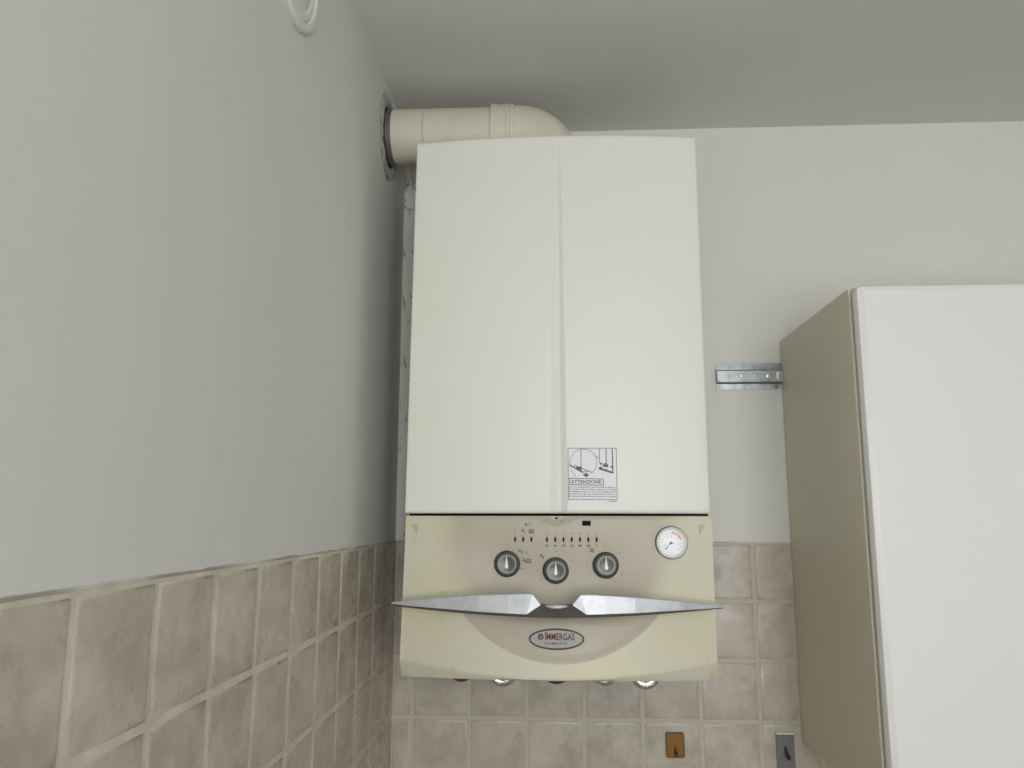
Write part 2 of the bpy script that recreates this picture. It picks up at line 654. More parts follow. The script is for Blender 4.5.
def cover_front():
    bm = BM()
    e = [0, .0006, .0015, .003, .005]
    us = [BX + d for d in e] + frange(BX + .02, .270, 14) + frange(.2735, .311, 40) + frange(.316, BX + BW - .02, 14) + [BX + BW - d for d in reversed(e)]
    vs = [CZ0 + d for d in e] + frange(CZ0 + .02, 2.42, 30) + frange(2.425, CZ1 - .008, 14) + [CZ1 - d for d in reversed(e)]
    grid = []
    for z in vs:
        row = []
        for x in us:
            f = (x - BX) / BW
            X = cover_left(z) * (1 - f) + (BX + BW) * f
            row.append(bm.verts.new((X, cover_y(max(x, BX), z), z)))
        grid.append(row)
    for j in range(len(vs) - 1):
        for i in range(len(us) - 1):
            bm.faces.new((grid[j][i], grid[j][i + 1], grid[j + 1][i + 1], grid[j + 1][i]))
    loop = grid[0] + [r_[-1] for r_ in grid[1:]] + grid[-1][-2::-1] + [r_[0] for r_ in grid[-2:0:-1]]
    back = [bm.verts.new((v.co.x, -0.215, v.co.z)) for v in loop]
    inn = [bm.verts.new((XC + (v.co.x - XC) * .99, -0.215, (CZ0 + CZ1) / 2 + (v.co.z - (CZ0 + CZ1) / 2) * .99)) for v in loop]
    k = len(loop)
    for i in range(k):
        j = (i + 1) % k
        bm.faces.new((loop[i], back[i], back[j], loop[j]))
        bm.faces.new((back[i], inn[i], inn[j], back[j]))
    return bm


b = BM()
box(b, BX + .0015, BX + BW - .0015, -0.272, -0.225, FZ1 - .004, CZ0 + .004)
obj('gap_shade_strip', b, M['black'], boiler)  # black strip added so the gap under the cover looks shaded
cover = obj('front_cover', cover_front(), M['enamel'], boiler, smooth=40)



def smooth01(t):
    t = min(max(t, 0), 1)
    return t * t * (3 - 2 * t)


def fascia_y(x, z):
    u = min(max((x - XC) / (BW / 2), -1), 1)
    t = (FZ1 - z) / (FZ1 - FZ0)
    edge = 0.2895 + 0.013 * t
    bulge = 0.016 + 0.022 * smooth01(t)
    y = -(edge + bulge * (1 - u * u))
    rr = math.hypot(x - DISH[0], z - DISH[1])
    s = smooth01((DISH[2] - rr) / 0.012)
    y += 0.0022 * s * smooth01((1.775 - z) / 0.03)             # crisp rim of the dish below the handle
    up_ = smooth01((z - 1.735) / 0.02)
    hollow = smooth01((1.878 - z) / 0.11) * smooth01((DISH[2] - rr) / 0.10) * up_
    y += 0.022 * hollow                                        # hollow above the handle
    return y


def fascia_bottom(u):
    return FZ0 + 0.0015 + 0.0180 * u * u


def fascia():
    bm = BM()
    nx, nz = 120, 90
    rows = []
    us = [-1 + 2 * i / nx for i in range(nx + 1)]
    for j in range(-2, nz + 1):
        row = []
        for u in us:
            zb = fascia_bottom(u)
            wx = BW / 2
            if j == -2:
                z = FZ0 - 0.0055 * u * u - 0.0006
                x = XC - 0.0023 + u * (wx - 0.0014)
                y = fascia_y(x, zb) + 0.016
            elif j == -1:
                z = FZ0 - 0.0050 * u * u
                x = XC - 0.0023 + u * (wx - 0.0008)
                y = fascia_y(x, zb) + 0.0145 * (0.35 + 0.65 * u * u)
            else:
                t = j / nz
                z = zb + (FZ1 - zb) * t
                lean = 0.0023 * (1 - t)
                x = XC + u * wx - lean
                y = fascia_y(x, z)
                if j == nz:
                    y += 0.0025
                elif j == nz - 1:
                    y += 0.0004
                if j == 0:
                    y += 0.0008
            row.append(bm.verts.new((x, y, z)))
        rows.append(row)
    for j in range(len(rows) - 1):
        for i in range(nx):
            bm.faces.new((rows[j][i], rows[j][i + 1], rows[j + 1][i + 1], rows[j + 1][i]))
    loop = rows[0] + [r_[-1] for r_ in rows[1:]] + rows[-1][-2::-1] + [r_[0] for r_ in rows[-2:0:-1]]
    back = [bm.verts.new((v.co.x, -0.2, v.co.z)) for v in loop]
    k = len(loop)
    for i in range(k):
        bm.faces.new((loop[i], back[i], back[(i + 1) % k], loop[(i + 1) % k]))
    return bm


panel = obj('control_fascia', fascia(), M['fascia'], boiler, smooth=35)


def on_fascia(off):
    return lambda x, z: fascia_y(x, z) - off


# corner clip tabs on the fascia
for sx, cx in ((1, 0.0845), (-1, 0.4975)):
    b = BM()
    prism(b, [(cx - .005 * sx, 1.8705), (cx + .0045 * sx, 1.8705), (cx + .0045 * sx, 1.8555), (cx + .0015 * sx, 1.8595)], on_fascia(-.002), on_fascia(.0012))
    obj('clip_tab', b, M['tab'], boiler)
# half-moon latch under the cover
b = BM()
cz = 1.906
pts = [(0.2915 + 0.0375 * math.cos(math.radians(a)), cz + 0.0375 * math.sin(math.radians(a))) for a in range(220, 321, 5)]
pts = [p for p in pts if p[1] < FZ1 - .0003] 
pts = [(pts[0][0] - .001, FZ1 - .0003)] + pts + [(pts[-1][0] + .001, FZ1 - .0003)]
prism(b, pts, on_fascia(-.004), on_fascia(.0026))
latch = obj('latch_tab', b, M['latch'], boiler)
b = BM()
prism(b, disc_poly(0.2905, 1.8790, .0024, .0013, 16), on_fascia(.0005), on_fascia(.0034))
obj('screw_hole', b, M['black'], latch)
b = BM()
prism(b, rrect(0.2955, 0.2995, 1.8735, 1.8752, .0006), on_fascia(.0005), on_fascia(.0030))
obj('moulded_mark', b, M['pale_ink'], latch)
b = BM()
prism(b, [(0.2800, FZ1 - .0004), (0.3015, FZ1 - .0004), (0.2965, 1.8775), (0.2905, 1.8765), (0.2850, 1.8775)], on_fascia(.0010), on_fascia(.0031))
obj('pale_patch', b, M['tab'], latch)  # paler patch at the top middle of the latch
# service socket
b = BM()
box(b, 0.3268, 0.3390, fascia_y(.333, 1.8722) - .0014, fascia_y(.333, 1.8722) + .004, 1.8685, 1.8755, .0008)
obj('service_socket', b, M['black'], boiler)


def spindle(x, z, w, h):
    return [(x, z + h), (x + w * .7, z + h * .55), (x + w, z), (x + w * .7, z - h * .55), (x, z - h), (x - w * .7, z - h * .55), (x - w, z), (x - w * .7, z + h * .55)]


LED_Z = 1.8492
leds = [0.2315, 0.2430, 0.2546] + [0.2768 + k * 0.01170 for k in range(7)]
for x in leds:
    b = BM()
    prism(b, spindle(x, LED_Z, .0016, .0043), on_fascia(-.001), on_fascia(.0008))
    obj('indicator_light', b, M['led'], boiler)

T0, T1 = on_fascia(-.0003), on_fascia(.0003)


def mark(bm, poly):
    prism(bm, poly, T0, T1)


def radiator(bm, x, z, s):
    for k in range(4):
        mark(bm, seg_poly(x - s + k * s * .66, z - s, x - s + k * s * .66, z + s, s * .38))
    mark(bm, seg_poly(x - s, z + s * .7, x + s, z + s * .7, s * .3))
    mark(bm, seg_poly(x - s, z - s * .7, x + s, z - s * .7, s * .3))


def tap(bm, x, z, s):
    mark(bm, seg_poly(x - s, z + s * .25, x + s * .5, z + s * .25, s * .5))
    mark(bm, seg_poly(x - s * .3, z + s * .2, x - s * .3, z + s, s * .35))
    mark(bm, seg_poly(x - s * .8, z + s, x + s * .2, z + s, s * .35))
    mark(bm, seg_poly(x + s * .6, z + s * .4, x + s * .6, z - s, s * .5))


def symbol(draw, *args, name='printed_symbol', tone='ink'):
    bm = BM()
    draw(bm, *args)
    obj(name, bm, M[tone], panel)


def bars(bm, x, z0, z1, k, step, w=.0007):
    for i in range(k):
        mark(bm, seg_poly(x + i * step, z0, x + i * step, z1, w))


def reset_sign(bm, x, z):
    mark(bm, disc_poly(x, z, .0018))
    bars(bm, x + .0030, z - .002, z + .002, 2, .0035)


def tap_reset(bm, x, z):
    tap(bm, x, z, .0030)
    bars(bm, x + .0052, z - .0028, z + .0022, 3, .0028, .0006)


def tap_radiator(bm, x, z):
    tap(bm, x, z, .0030)
    radiator(bm, x + .0062, z, .0030)


def two_digits(bm, x, z, w, h):
    mark(bm, disc_poly(x - w, z, w * .9, h, 10))
    mark(bm, disc_poly(x + w, z, w * .9, h, 10))


# symbols over the first three lights and around the left knob
symbol(bars, 0.2315, 1.8575, 1.8628, 1, 0)
symbol(tap, 0.2430, 1.8605, .0028)
symbol(radiator, 0.2546, 1.8605, .0030)
symbol(reset_sign, 0.2470, 1.8700)
symbol(tap_reset, 0.2388, 1.8318)
symbol(tap_radiator, 0.2445, 1.8190)
symbol(lambda bm: mark(bm, seg_poly(0.2380, 1.8085, 0.2430, 1.8085, .0006)))
symbol(tap, 0.2695, 1.8250, .0030)
symbol(radiator, 0.3405, 1.8342, .0026)
# marks over and under the row of seven lights
for k in range(7):
    x = 0.2768 + k * 0.0117
    symbol(two_digits, x, 1.8572, .0011, .0007, name='printed_mark', tone='pale_ink')
    symbol(two_digits, x, 1.8407, .0012 if k < 6 else .0006, .0018, name='printed_mark', tone='ink' if k in (4, 5) else 'pale_ink')
KNOBS = [(0.2200, 1.8150), (0.2889, 1.8062), (0.3593, 1.8138)]
for (kx, kz), angs in zip(KNOBS, ((90,), (90, 30, -5, -35, -90, 210, 180), (90, 40, 5, -30, -90, 180, 205, 150, -60))):
    for a in angs:
        symbol(lambda bm: mark(bm, disc_poly(kx + .0262 * math.cos(math.radians(a)), kz + .0262 * math.sin(math.radians(a)), .0009, n_=12)),
               name='scale_dot', tone='ink' if a == 90 and len(angs) > 1 else 'pale_ink')

for i, (kx, kz) in enumerate(KNOBS):
    y0 = fascia_y(kx, kz)
    b = BM()
    lathe(b, [(0.0, -.004), (.0178, -.004), (.0186, .0), (.0186, .003), (.0180, .0055), (.0168, .0062), (0, .0062)], (kx, y0, kz), '-y', 48)
    kn = obj('control_knob', b, M['knob_rim'], boiler, smooth=35)
    b = BM()
    lathe(b, [(.0160, .0), (.0160, .0075), (.0156, .0098), (.0146, .0106), (.012, .0108), (.008, .0100), (0, .0084)], (kx, y0 - .004, kz), '-y', 48)
    cp = obj('cap', b, M['knob'], kn, smooth=35, origin=(kx, y0 - .004, kz))
    b = BM()
    yk = y0 - .0115
    prism(b, [(kx, kz + .0135), (kx + .0010, kz + .006), (kx + .0023, kz - .0035), (kx + .0014, kz - .0055), (kx - .0014, kz - .0055), (kx - .0023, kz - .0035), (kx - .0010, kz + .006)], yk, yk - .0042)
    obj('pointer', b, M['pointer'], kn)

# pressure gauge
gx, gz = 0.4522, 1.8452
gy = min(fascia_y(gx - .02, gz), fascia_y(gx + .02, gz), fascia_y(gx - .012, gz - .016)) - .0012
b = BM()
lathe(b, [(.0170, .0), (.0212, -.012), (.0212, .0012), (.0204, .0030), (.0188, .0034), (.0176, .0026), (.0172, .0008), (0, .0008)], (gx, gy, gz), '-y', 56)
gauge = obj('pressure_gauge', b, M['bezel'], boiler, smooth=40, origin=(gx, gy, gz))
gauge.scale = (1.08, 1.08, 1.08)
b = BM()
lathe(b, [(.0200, .0028), (.0199, .0040), (.0186, .0046), (.0170, .0040), (.0166, .0012)], (gx, gy, gz), '-y', 56)
obj('inner_ring', b, M['vent'], gauge, smooth=40)
b = BM()
prism(b, disc_poly(gx, gz, .0168, n_=48), gy - .0009, gy - .0014)
obj('dial', b, M['gauge_face'], gauge)
b = BM()
arc_strip(b, gx, gz, .0128, .0128, 20, 88, .0034, gy - .0014, gy - .00165, 16)
obj('red_arc', b, M['gauge_red'], gauge)
b = BM()
for a in range(-40, 221, 20):
    c_, s_ = math.cos(math.radians(a)), math.sin(math.radians(a))
    prism(b, seg_poly(gx + .0112 * c_, gz + .0112 * s_, gx + .0145 * c_, gz + .0145 * s_, .0006), gy - .0014, gy - .0018)
for a in (200, 125, 90, 40, -10):
    c_, s_ = math.cos(math.radians(a)), math.sin(math.radians(a))
    prism(b, disc_poly(gx + .0085 * c_, gz + .0085 * s_, .0007, .0011, 10), gy - .0014, gy - .0018)
obj('dial_marks', b, M['sticker_grey'], gauge)
b = BM()
prism(b, disc_poly(gx - .0012, gz - .0003, .0016, n_=16), gy - .0018, gy - .0026)
prism(b, seg_poly(gx - .0012, gz - .0007, gx + .0026, gz - .0007, .0010), gy - .0018, gy - .0022)
prism(b, seg_poly(gx - .0012, gz - .0003, gx - .0075, gz - .0075, .0007), gy - .0018, gy - .0022)
prism(b, disc_poly(gx - .0075, gz - .0075, .0009, n_=12), gy - .0018, gy - .0022)
obj('needle', b, M['black'], gauge)
b = BM()
lathe(b, [(.0168, .0030), (.0150, .0033), (.010, .0038), (.005, .0041), (0, .0042)], (gx, gy, gz), '-y', 48)
obj('glass', b, M['glass'], gauge, smooth=40)

# silver winged handle
HC = 0.2895


def handle_y(x, fwd=0.0):
    u = (x - HC) / 0.23
    return -(0.3215 + 0.042 * (1 - min(u * u, 1)) + fwd)


handle = None


def wing(side):
    """top edge, lower edge of the front face and bottom edge as functions of distance from the tip"""
    if side < 0:
        top = [(0.0600, 1.7632), (0.085, 1.7668), (0.125, 1.7715), (0.185, 1.7768), (0.225, 1.7790), (0.2465, 1.7797), (0.2575, 1.7795)]
        low = [(0.0600, 1.7608), (0.085, 1.7592), (0.125, 1.7577), (0.185, 1.7548), (0.225, 1.7535), (0.2420, 1.7529), (0.2500, 1.7529)]
        tip_in = (0.2685, 1.7652)
    else:
        top = [(0.5190, 1.7612), (0.494, 1.7648), (0.454, 1.7697), (0.394, 1.7752), (0.354, 1.7780), (0.3325, 1.7791), (0.3215, 1.7789)]
        low = [(0.5190, 1.7591), (0.494, 1.7582), (0.454, 1.7570), (0.394, 1.7545), (0.354, 1.7535), (0.3370, 1.7529), (0.3290, 1.7529)]
        tip_in = (0.3105, 1.7652)
    bm = BM()
    rows = []
    for (xt, zt), (xl, zl) in zip(top, low):
        h = zt - zl
        bv = 0.0008 + 0.10 * h                                   # dark lower bevel
        d = 0.004 + 0.45 * h                                     # depth
        yt, yl = handle_y(xt, 0.0), handle_y(xl, 0.05 * h)
        rows.append([bm.verts.new((xt, yt + d, zt - .0005)), bm.verts.new((xt, yt + .0012, zt)), bm.verts.new((xt, yt, zt - .0010)),
                     bm.verts.new((xl, yl, zl + .0006)), bm.verts.new((xl, yl + .0008, zl)), bm.verts.new((xl, yl + d, zl - .0003))])
    xi, zi = tip_in
    yi = handle_y(xi)
    tp = [bm.verts.new((xi, yi + .012, zi)), bm.verts.new((xi, yi + .0008, zi))]
    for p, q in zip(rows, rows[1:]):
        for k in range(6):
            bm.faces.new((p[k], p[(k + 1) % 6], q[(k + 1) % 6], q[k]))
    bm.faces.new(rows[0])
    e = rows[-1]
    bm.faces.new((e[2], e[3], tp[1]))
    bm.faces.new((e[1], e[2], tp[1]))
    bm.faces.new((e[3], e[4], tp[1]))
    bm.faces.new((e[0], e[1], tp[1], tp[0]))
    bm.faces.new((e[4], e[5], tp[0], tp[1]))
    bm.faces.new((e[5], e[0], tp[0]))
    return bm


# dark lower lip and middle bridge of the handle
b = BM()
rows = []
nn = 60
for i in range(nn + 1):
    x = 0.0640 + (0.5155 - 0.0640) * i / nn
    u = min(abs(x - HC) / 0.2258, 1.0)
    e_ = 1 - u * u
    zt_out = (1.7612 + (1.7545 - 1.7612) * (1 - u) ** .9) + .0004
    mid = smooth01((0.036 - abs(x - HC)) / 0.014)
    zt_ = zt_out + mid * 0.0108 - mid * .0030 * math.cos(min(abs(x - HC) / .022, 1) * PI / 2)
    zb_ = 1.7582 - 0.0100 * (1 - u ** 1.6)
    y_ = handle_y(x) + .0006
    rows.append([b.verts.new((x, y_ + .012 * e_ + .002, zt_)), b.verts.new((x, y_ + .001 + mid * .006, zt_)), b.verts.new((x, y_ + .003 * e_ - mid * .001, zb_)), b.verts.new((x, y_ + .016 * e_ + .003, zb_ - .0005))])
for p, q in zip(rows, rows[1:]):
    for k in range(4):
        b.faces.new((p[k], p[(k + 1) % 4], q[(k + 1) % 4], q[k]))
b.faces.new(rows[0])
b.faces.new(rows[-1][::-1])
handle = obj('door_handle', b, M['dark_silver'], boiler, smooth=30)
for s in (-1, 1):
    w_ = obj('wing', wing(s), M['silver'], handle)
    w_['label'] = 'silver wing of the handle'
b = BM()
pts = [(HC + t * .0150, handle_y(HC) - .0005 + .0008 * t * t, 1.7628 + .0012 * t * t) for t in frange(-1, 1, 15)]
tube(b, pts, [.0006 + .0022 * (1 - t * t) for t in frange(-1, 1, 15)], 12)
obj('ridge', b, M['silver'], handle, smooth=60)

# oval badge on the flap
bx_, bz_ = 0.2893, 1.7174
by = min(fascia_y(bx_ + d, bz_) for d in (-.037, 0, .037))
by_f = lambda x, z: fascia_y(x, z) - .0016
b = BM()
prism(b, disc_poly(bx_, bz_, .0372, .0133, 64), on_fascia(-.003), on_fascia(.0016))
badge = obj('oval_badge', b, M['badge'], boiler)
b = BM()
arc_strip(b, bx_, bz_, .0364, .0126, 0, 360, .0022, by_f, lambda x, z: by_f(x, z) - .0009, 72)
obj('badge_rim', b, M['badge_rim'], badge)
b = text_bm('IMMERGAS', bx_ - .0158, bz_ - .0012, .0402, .0086, by_f, .0004, 0.014)
prism(b, rrect(bx_ - .0158, bx_ - .0132, bz_ + .0070, bz_ + .0086, .0003), by_f, lambda x, z: by_f(x, z) - .0004)
obj('maker_lettering', b, M['red_ink'], badge)
b = BM()
arc_strip(b, bx_ - .0216, bz_ + .0028, .0034, .0034, 0, 360, .0012, by_f, lambda x, z: by_f(x, z) - .0004, 28)
for dz_, hw in ((.0018, .0026), (.0002, .0032), (-.0014, .0028)):
    prism(b, seg_poly(bx_ - .0216 - hw, bz_ + .0028 + dz_, bx_ - .0216 + hw, bz_ + .0028 + dz_ + .0006, .0009), by_f, lambda x, z: by_f(x, z) - .0004)
obj('round_emblem', b, M['red_ink'], badge)
b = text_bm('EOLO MAXI 28 KW', bx_ - .0168, bz_ - .0068, .0310, .0028, by_f, .0004, 0.01)
obj('small_lettering', b, M['sticker_ink'], badge)

# warning sticker on the cover
SX0, SX1, SZ0, SZ1 = 0.3078, 0.3772, 1.9055, 1.9785


def sxz(px, py):
    return SX0 + (px - 567.5) / (616.5 - 567.5) * (SX1 - SX0), SZ1 - (py - 449.5) / (500.5 - 449.5) * (SZ1 - SZ0)


cov = lambda off: (lambda x, z: cover_y(x, z) - off)
b = BM()
strip = frange(SX0 - .0008, SX1 + .0008, 9)
for a, c in zip(strip, strip[1:]):
    prism(b, [(a, SZ0 - .0036), (c, SZ0 - .0036), (c, SZ1 + .0012), (a, SZ1 + .0012)], cov(-.0002), cov(.0004))
bmesh.ops.remove_doubles(b, verts=b.verts[:], dist=1e-6)
sticker = obj('warning_sticker', b, M['paper'], boiler)
dk, gy_ = BM(), BM()
S0, S1 = cov(.0004), cov(.0007)


def sline(bm, x0, y0, x1, y1, w):
    (a, c), (d, e) = sxz(x0, y0), sxz(x1, y1)
    k = max(1, int(math.hypot(d - a, e - c) / 0.006))
    for i in range(k):
        prism(bm, seg_poly(a + (d - a) * i / k, c + (e - c) * i / k, a + (d - a) * (i + 1) / k, c + (e - c) * (i + 1) / k, w * (SX1 - SX0) / 49), S0, S1)


def z1(x, y):
    return 565 + x * 55 / 1024, 446 + y * 55 / 1024


def l1(bm, x0, y0, x1, y1, w):
    sline(bm, *z1(x0, y0), *z1(x1, y1), w)


for (x0, y0, x1, y1) in ((567.5, 449.5, 616.5, 449.5), (567.5, 500.5, 616.5, 500.5), (567.5, 449.5, 567.5, 500.5), (616.5, 449.5, 616.5, 500.5)):
    sline(gy_, x0, y0, x1, y1, .8)
cxz = sxz(*z1(335, 330))
arc_strip(gy_, cxz[0], cxz[1], 13.6 / 49 * (SX1 - SX0), 13.6 / 49 * (SX1 - SX0), -55, 198, .0009, S0, S1, 40)
l1(gy_, 290, 85, 290, 410, .9)
l1(dk, 70, 375, 330, 520, 1.3)
l1(dk, 160, 385, 505, 520, .8)
l1(dk, 330, 505, 420, 505, .7)
l1(dk, 200, 440, 300, 425, 2.4)
l1(dk, 240, 470, 300, 470, 1.6)
l1(dk, 330, 560, 430, 570, 2.0)
l1(dk, 380, 530, 380, 600, 2.2)
l1(gy_, 90, 470, 190, 590, .6)
l1(gy_, 640, 80, 640, 350, .9)
l1(gy_, 765, 80, 765, 350, 1.3)
l1(dk, 885, 80, 885, 530, 1.1)
l1(gy_, 540, 190, 640, 265, .7)
l1(dk, 620, 440, 880, 520, 1.8)
l1(dk, 700, 400, 755, 345, 1.4)
l1(dk, 755, 345, 805, 410, 1.4)
l1(dk, 720, 400, 800, 395, 2.0)
l1(dk, 650, 350, 690, 365, 1.8)
l1(dk, 850, 405, 880, 420, 2.0)
l1(dk, 640, 415, 690, 430, 1.3)
l1(gy_, 700, 470, 800, 450, .9)


def z2(x, y):
    return 565 + x * 55 / 1024, 476 + y * 55 / 1024


for (x0, y0, x1, y1) in ((75, 65, 705, 80), (75, 185, 705, 195), (75, 65, 75, 185), (705, 80, 705, 195)):
    sline(dk, *z2(x0, y0), *z2(x1, y1), .7)
ax, az = sxz(*z2(95, 165))
bx2, _ = sxz(*z2(675, 165))
_, az2 = sxz(*z2(95, 95))
b = text_bm('ATTENZIONE:', ax, az, bx2 - ax, az2 - az, S0, .0003, 0.02)
obj('warning_heading', b, M['sticker_ink'], sticker)
rnd = random.Random(3)
for k, yz in enumerate((228, 270, 312, 355, 398)):
    x = 58
    while x < 925:
        wlen = rnd.choice((45, 70, 110, 135, 160))
        xe = min(x + wlen, 935)
        xx = x
        while xx < xe:                                   # letter-sized strokes, too small to read in the photograph
            px, py = z2(xx, yz + (xx - 60) * .010)
            h = rnd.choice((.9, 1.1, 1.25))
            sline(gy_ if rnd.random() < .45 else dk, px, py - h * .5, px, py + h * .5, .42)
            if rnd.random() < .7:
                sline(gy_, px, py + rnd.choice((-.5, 0, .5)), px + .75, py + rnd.choice((-.5, 0, .5)), .4)
            xx += 19
        x = xe + 20
for xx in range(815, 945, 18):
    px, py = z2(xx, 490)
    sline(dk, px, py - .5, px, py + .5, .5)
    sline(gy_, px, py - .4, px + .7, py - .4, .4)
obj('dark_printing', dk, M['sticker_ink'], sticker)
obj('grey_printing', gy_, M['sticker_grey'], sticker)

# ------------------------------------------------------------------ flue pipe
FY, FZ, FR = -0.160, 2.5400, 0.0467
flue = thing('flue_pipe', 'cream plastic flue pipe and elbow running from the left wall into the boiler top', 'flue pipe', (0.0, FY, FZ))
b = BM()
tube(b, [(0.004, FY, FZ), (0.05, FY, FZ), (0.12, FY, FZ), (0.185, FY, FZ)], FR, 48)
pipe = obj('pipe', b, M['flue'], flue, smooth=40)
b = BM()
lathe(b, [(FR, -.0012), (FR + .0006, -.0005), (FR + .0006, .0005), (FR, .0012)], (0.068, FY, FZ), 'x', 48)
obj('seam', b, M['seam'], pipe, smooth=40)
b = BM()
lathe(b, [(FR - .002, 0), (FR + .0030, 0), (FR + .0050, .002), (FR + .0050, .0110), (FR + .0038, .0130), (FR + .0038, .0270), (FR + .0050, .0285), (FR + .0050, .0315), (FR + .0038, .0330),
          (FR + .0050, .0345), (FR + .0050, .0385), (FR + .0036, .041), (FR - .001, .043)], (0.1825, FY, FZ), 'x', 48)
obj('collar', b, M['flue'], flue, smooth=30)
b = BM()
ex0, ax_ = 0.226, 0.2905
rc = ax_ - ex0
pts = [(0.200, FY, FZ)] + [(ex0 + rc * math.sin(a), FY, FZ - rc + rc * math.cos(a)) for a in frange(0, PI / 2, 15)] + [(ax_, FY, 2.4585)]
tube(b, pts, FR + .0022, 48)
obj('elbow', b, M['flue'], flue, smooth=40)


def ragged(r, h, t):
    k = 0.0040 * math.sin(3 * t + 1) + 0.0016 * math.sin(7 * t + .4) + 0.0007 * math.sin(17 * t)
    return (r + (k if r > FR + .012 else k * .25), h * (1 + .15 * math.sin(5 * t) + .10 * math.sin(13 * t + 1)))


b = BM()
lathe(b, [(FR + .0245, .0004), (FR + .0262, .0022), (FR + .0170, .0042), (FR + .0105, .0040), (FR + .0065, .0022), (FR + .0048, .0004)], (0.0, FY, FZ - .003), 'x', 90, ragged)
sl = obj('sealant_ring', b, M['seal'], flue, smooth=60)
sl['label'] = 'rough grey sealant ring on the wall'
b = BM()
lathe(b, [(FR + .0060, .0003), (FR + .0060, .0016), (FR - .001, .0018), (FR - .001, .0003)], (0.0, FY, FZ), 'x', 48)
obj('dark_gap', b, M['gap'], flue)
b = BM()
lathe(b, [(FR - .001, .004), (FR + .0022, .004), (FR + .0022, .012), (FR - .001, .013)], (0.0, FY, FZ), 'x', 48)
obj('gasket', b, M['bezel'], flue, smooth=40)

# ------------------------------------------------------------------ round vent on the left wall
VY, VZ, VR = -0.6638, 2.4919, 0.0707
vent = thing('round_vent', 'round white vent cover high on the left wall, cut off by the picture top', 'vent', (0, VY, VZ))
b = BM()
lathe(b, [(VR - .001, .0), (VR, .004), (VR - .002, .0075), (VR - .006, .0085), (VR - .0105, .0075), (VR - .0120, .0050), (VR - .0120, .0)], (0, VY, VZ), 'x', 64)
obj('rim', b, M['vent'], vent, smooth=40)
b = BM()
lathe(b, [(VR - .0120, .003), (VR - .0135, .0055), (VR - .020, .0060), (VR - .024, .0042), (VR - .028, .0060), (.022, .0075), (.018, .0100), (.008, .0108), (0, .0108)], (0, VY, VZ), 'x', 64)
obj('cap', b, M['vent'], vent, smooth=25)
b = BM()
pts = [(.0070, VY + (VR - .0128) * math.cos(math.radians(a)), VZ + (VR - .0128) * math.sin(math.radians(a))) for a in range(188, 240, 4)]
tube(b, pts, [.0014 * math.sin(PI * (i + .6) / (len(pts) + .2)) + .0002 for i in range(len(pts))], 8)
obj('edge_shadow_line', b, M['black'], vent)  # black arc drawn for the shadow line inside the vent rim

# ------------------------------------------------------------------ hanging rail
rail = thing('hanging_rail', 'galvanised steel cabinet hanging rail screwed to the wall between boiler and cabinet', 'rail', (0.70, 0, 2.112))
b = BM()
prof = [(-.0004, 2.1600), (-.0022, 2.1600), (-.0024, 2.1478), (-.0040, 2.1458), (-.0128, 2.1450), (-.0142, 2.1436), (-.0142, 2.1236), (-.0134, 2.1228), (-.0040, 2.1224), (-.0024, 2.1212), (-.0022, 2.1115), (-.0004, 2.1115)]
inner = [(y + (.0016 if y < -.005 else 0), z - (.0016 if 2.1436 < z < 2.147 else 0) + (.0016 if 2.122 < z < 2.1252 else 0)) for y, z in prof]
va = [b.verts.new((0.5862, y, z)) for y, z in prof]
vb = [b.verts.new((0.90, y, z)) for y, z in prof]
k_ = len(prof)
for i in range(k_):
    b.faces.new((va[i], va[(i + 1) % k_], vb[(i + 1) % k_], vb[i]))
b.faces.new(va)
b.faces.new(vb[::-1])
obj('rail_profile', b, M['zinc'], rail, smooth=20)
for x, rr in ((.6068, .0026), (.6298, .0040), (.6532, .0032), (.6770, .0044)):
    b = BM()
    lathe(b, [(rr, 0), (rr, .0006), (rr * .7, .0013), (0, .0016)], (x, -.0140, 2.1345), '-y', 20)
    obj('rivet', b, M['zinc_bright'], rail, smooth=40)
b = BM()
prism(b, rrect(.6915, .6965, 2.1275, 2.1415, .0024), -.0139, -.0147)
obj('slot', b, M['zinc_bright'], rail)
for x in (.5905, .6935):
    b = BM()
    prism(b, rrect(x - .002, x + .004, 2.1130, 2.1195, .0018), -.0020, -.0028)
    obj('slot', b, M['cab_edge'] if x < .6 else M['ink'], rail)

# ------------------------------------------------------------------ wall cabinet
KX, KZ0, KZ1 = 0.7042, 1.5055, 2.2002
cab = thing('wall_cabinet', 'white-fronted wall cabinet with beige side panel, right of the boiler', 'cabinet', (KX + .3, 0, KZ0))
b = BM()
box(b, KX, KX + 0.60, -0.3445, -0.0005 - .0035, KZ0, KZ1, .0008, 2)
obj('carcass', b, M['cab_side'], cab)
b = BM()
box(b, KX + .0001, KX + 0.018, -0.3462, -0.3445, KZ0 + .0005, KZ1 - .0005)
obj('edge_band', b, M['cab_edge'], cab)
b = BM()
box(b, KX + .0008, KX + 0.598, -0.3705, -0.3466, KZ0 + .002, KZ1 - .0005, .0105, 2)
obj('door', b, M['cab_door'], cab, smooth=20)

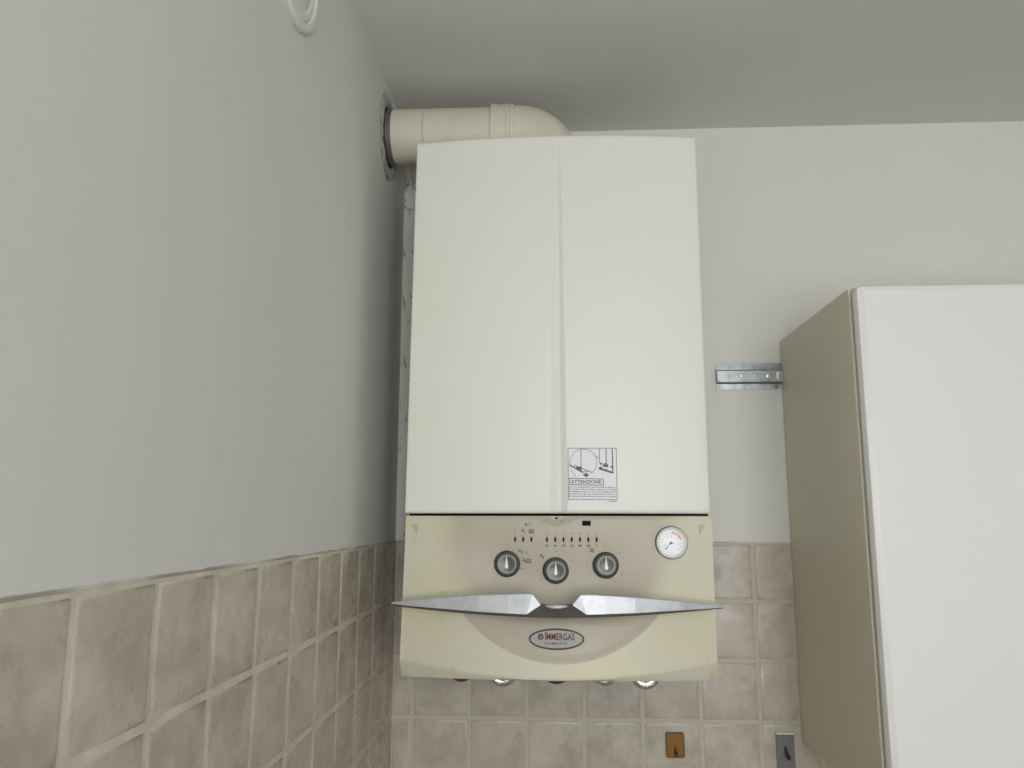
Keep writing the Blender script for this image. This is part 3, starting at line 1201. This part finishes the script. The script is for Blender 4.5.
# ------------------------------------------------------------------ hooks on the tiles
hk = thing('adhesive_hook', 'small amber-gold adhesive hook on the tiles below the boiler', 'hook', (.4907, -.004, 1.478))
b = BM()
prism(b, rrect(.4748, .5065, 1.4772, 1.5185, .0042), -.0030, -.0062)
bmesh.ops.bevel(b, geom=[e for e in b.edges if abs(e.verts[0].co.y + .0062) < 1e-5 and abs(e.verts[1].co.y + .0062) < 1e-5], offset=.0010, segments=2, affect='EDGES')
obj('plate', b, M['gold_dark'], hk, smooth=30)
b = BM()
prism(b, rrect(.4772, .5042, 1.4800, 1.5162, .0030), -.0058, -.0070)
obj('face', b, M['gold'], hk)
b = BM()
tube(b, [(.4905, -.0068, 1.4960), (.4905, -.0085, 1.4925), (.4907, -.0110, 1.4865), (.4909, -.0145, 1.4835), (.4911, -.0180, 1.4850), (.4911, -.0195, 1.4880)], [.0010, .0016, .0021, .0023, .0022, .0014], 14)
obj('peg', b, M['gold_dark'], hk, smooth=60)

hk = thing('steel_hook', 'brushed steel plate hook on the tiles at the foot of the cabinet', 'hook', (.6758, -.004, 1.455))
b = BM()
prism(b, rrect(.6604, .6904, 1.4580, 1.5196, .0008), -.0030, -.0060)
obj('plate', b, M['steel'], hk)
b = BM()
box(b, .6606, .6902, -.0088, -.0030, 1.5180, 1.5212, .0006, 2)
o_ = obj('top_lip', b, M['zinc_bright'], hk)
b = BM()
tube(b, [(.6750, -.0050, 1.4985), (.6753, -.0080, 1.4955), (.6758, -.0120, 1.4885), (.6762, -.0165, 1.4835), (.6765, -.0215, 1.4830), (.6766, -.0245, 1.4870)], [.0012, .0020, .0027, .0030, .0027, .0018], 14)
obj('peg', b, M['steel_dark'], hk, smooth=60)

# ------------------------------------------------------------------ pipe connections below the boiler
PIPES = [(0.1230, 1.5962, .0225, 'old_brass', 'dull brown pipe fitting under the boiler, nearest the left wall'),
         (0.1955, 1.5885, .0262, 'chrome', 'bright chrome pipe fitting under the boiler, second from the left wall'),
         (0.2895, 1.5942, .0245, 'old_brass', 'dull brown pipe fitting under the middle of the boiler'),
         (0.3725, 1.5920, .0245, 'chrome', 'small chrome pipe fitting under the boiler, between the brown one and the largest'),
         (0.4425, 1.5872, .0272, 'chrome', 'largest chrome pipe fitting under the boiler, nearest the amber hook')]
for x, zb, rr, mk, lab in PIPES:
    zc = zb + rr
    t = thing('pipe_fitting', lab, 'pipe fitting', (x, 0, zc), 'pipe fittings under the boiler')
    b = BM()
    lathe(b, [(rr - .004, .0033), (rr - .0005, .0036), (rr, .0060), (rr - .0006, .0080), (rr - .0018, .0088), (rr - .0030, .0082), (rr * .78, .0066), (rr * .62, .0060), (rr * .56, .0075), (rr * .54, .0150), (rr * .48, .0165), (rr * .42, .0165), (rr * .42, .0033)], (x, 0, zc), '-y', 40)
    obj('wall_rosette', b, M[mk], t, smooth=40)
    b = BM()
    pr = rr * .40
    zt_ = 1.6895
    rb = .018
    pts = [(x, -.010, zc), (x, -.028, zc)] + [(x, -.028 - rb * math.sin(a), zc + rb - rb * math.cos(a)) for a in frange(.2, PI / 2, 6)] + [(x, -.028 - rb, zt_)]
    tube(b, pts, pr, 20)
    obj('elbow_pipe', b, M[mk], t, smooth=50)
    b = BM()
    lathe(b, [(pr, 0), (pr * 1.45, 0), (pr * 1.5, .002), (pr * 1.5, .012), (pr * 1.4, .014), (pr, .014)], (x, -.028 - rb, 1.6745), 'z', 6)
    obj('nut', b, M[mk], t)
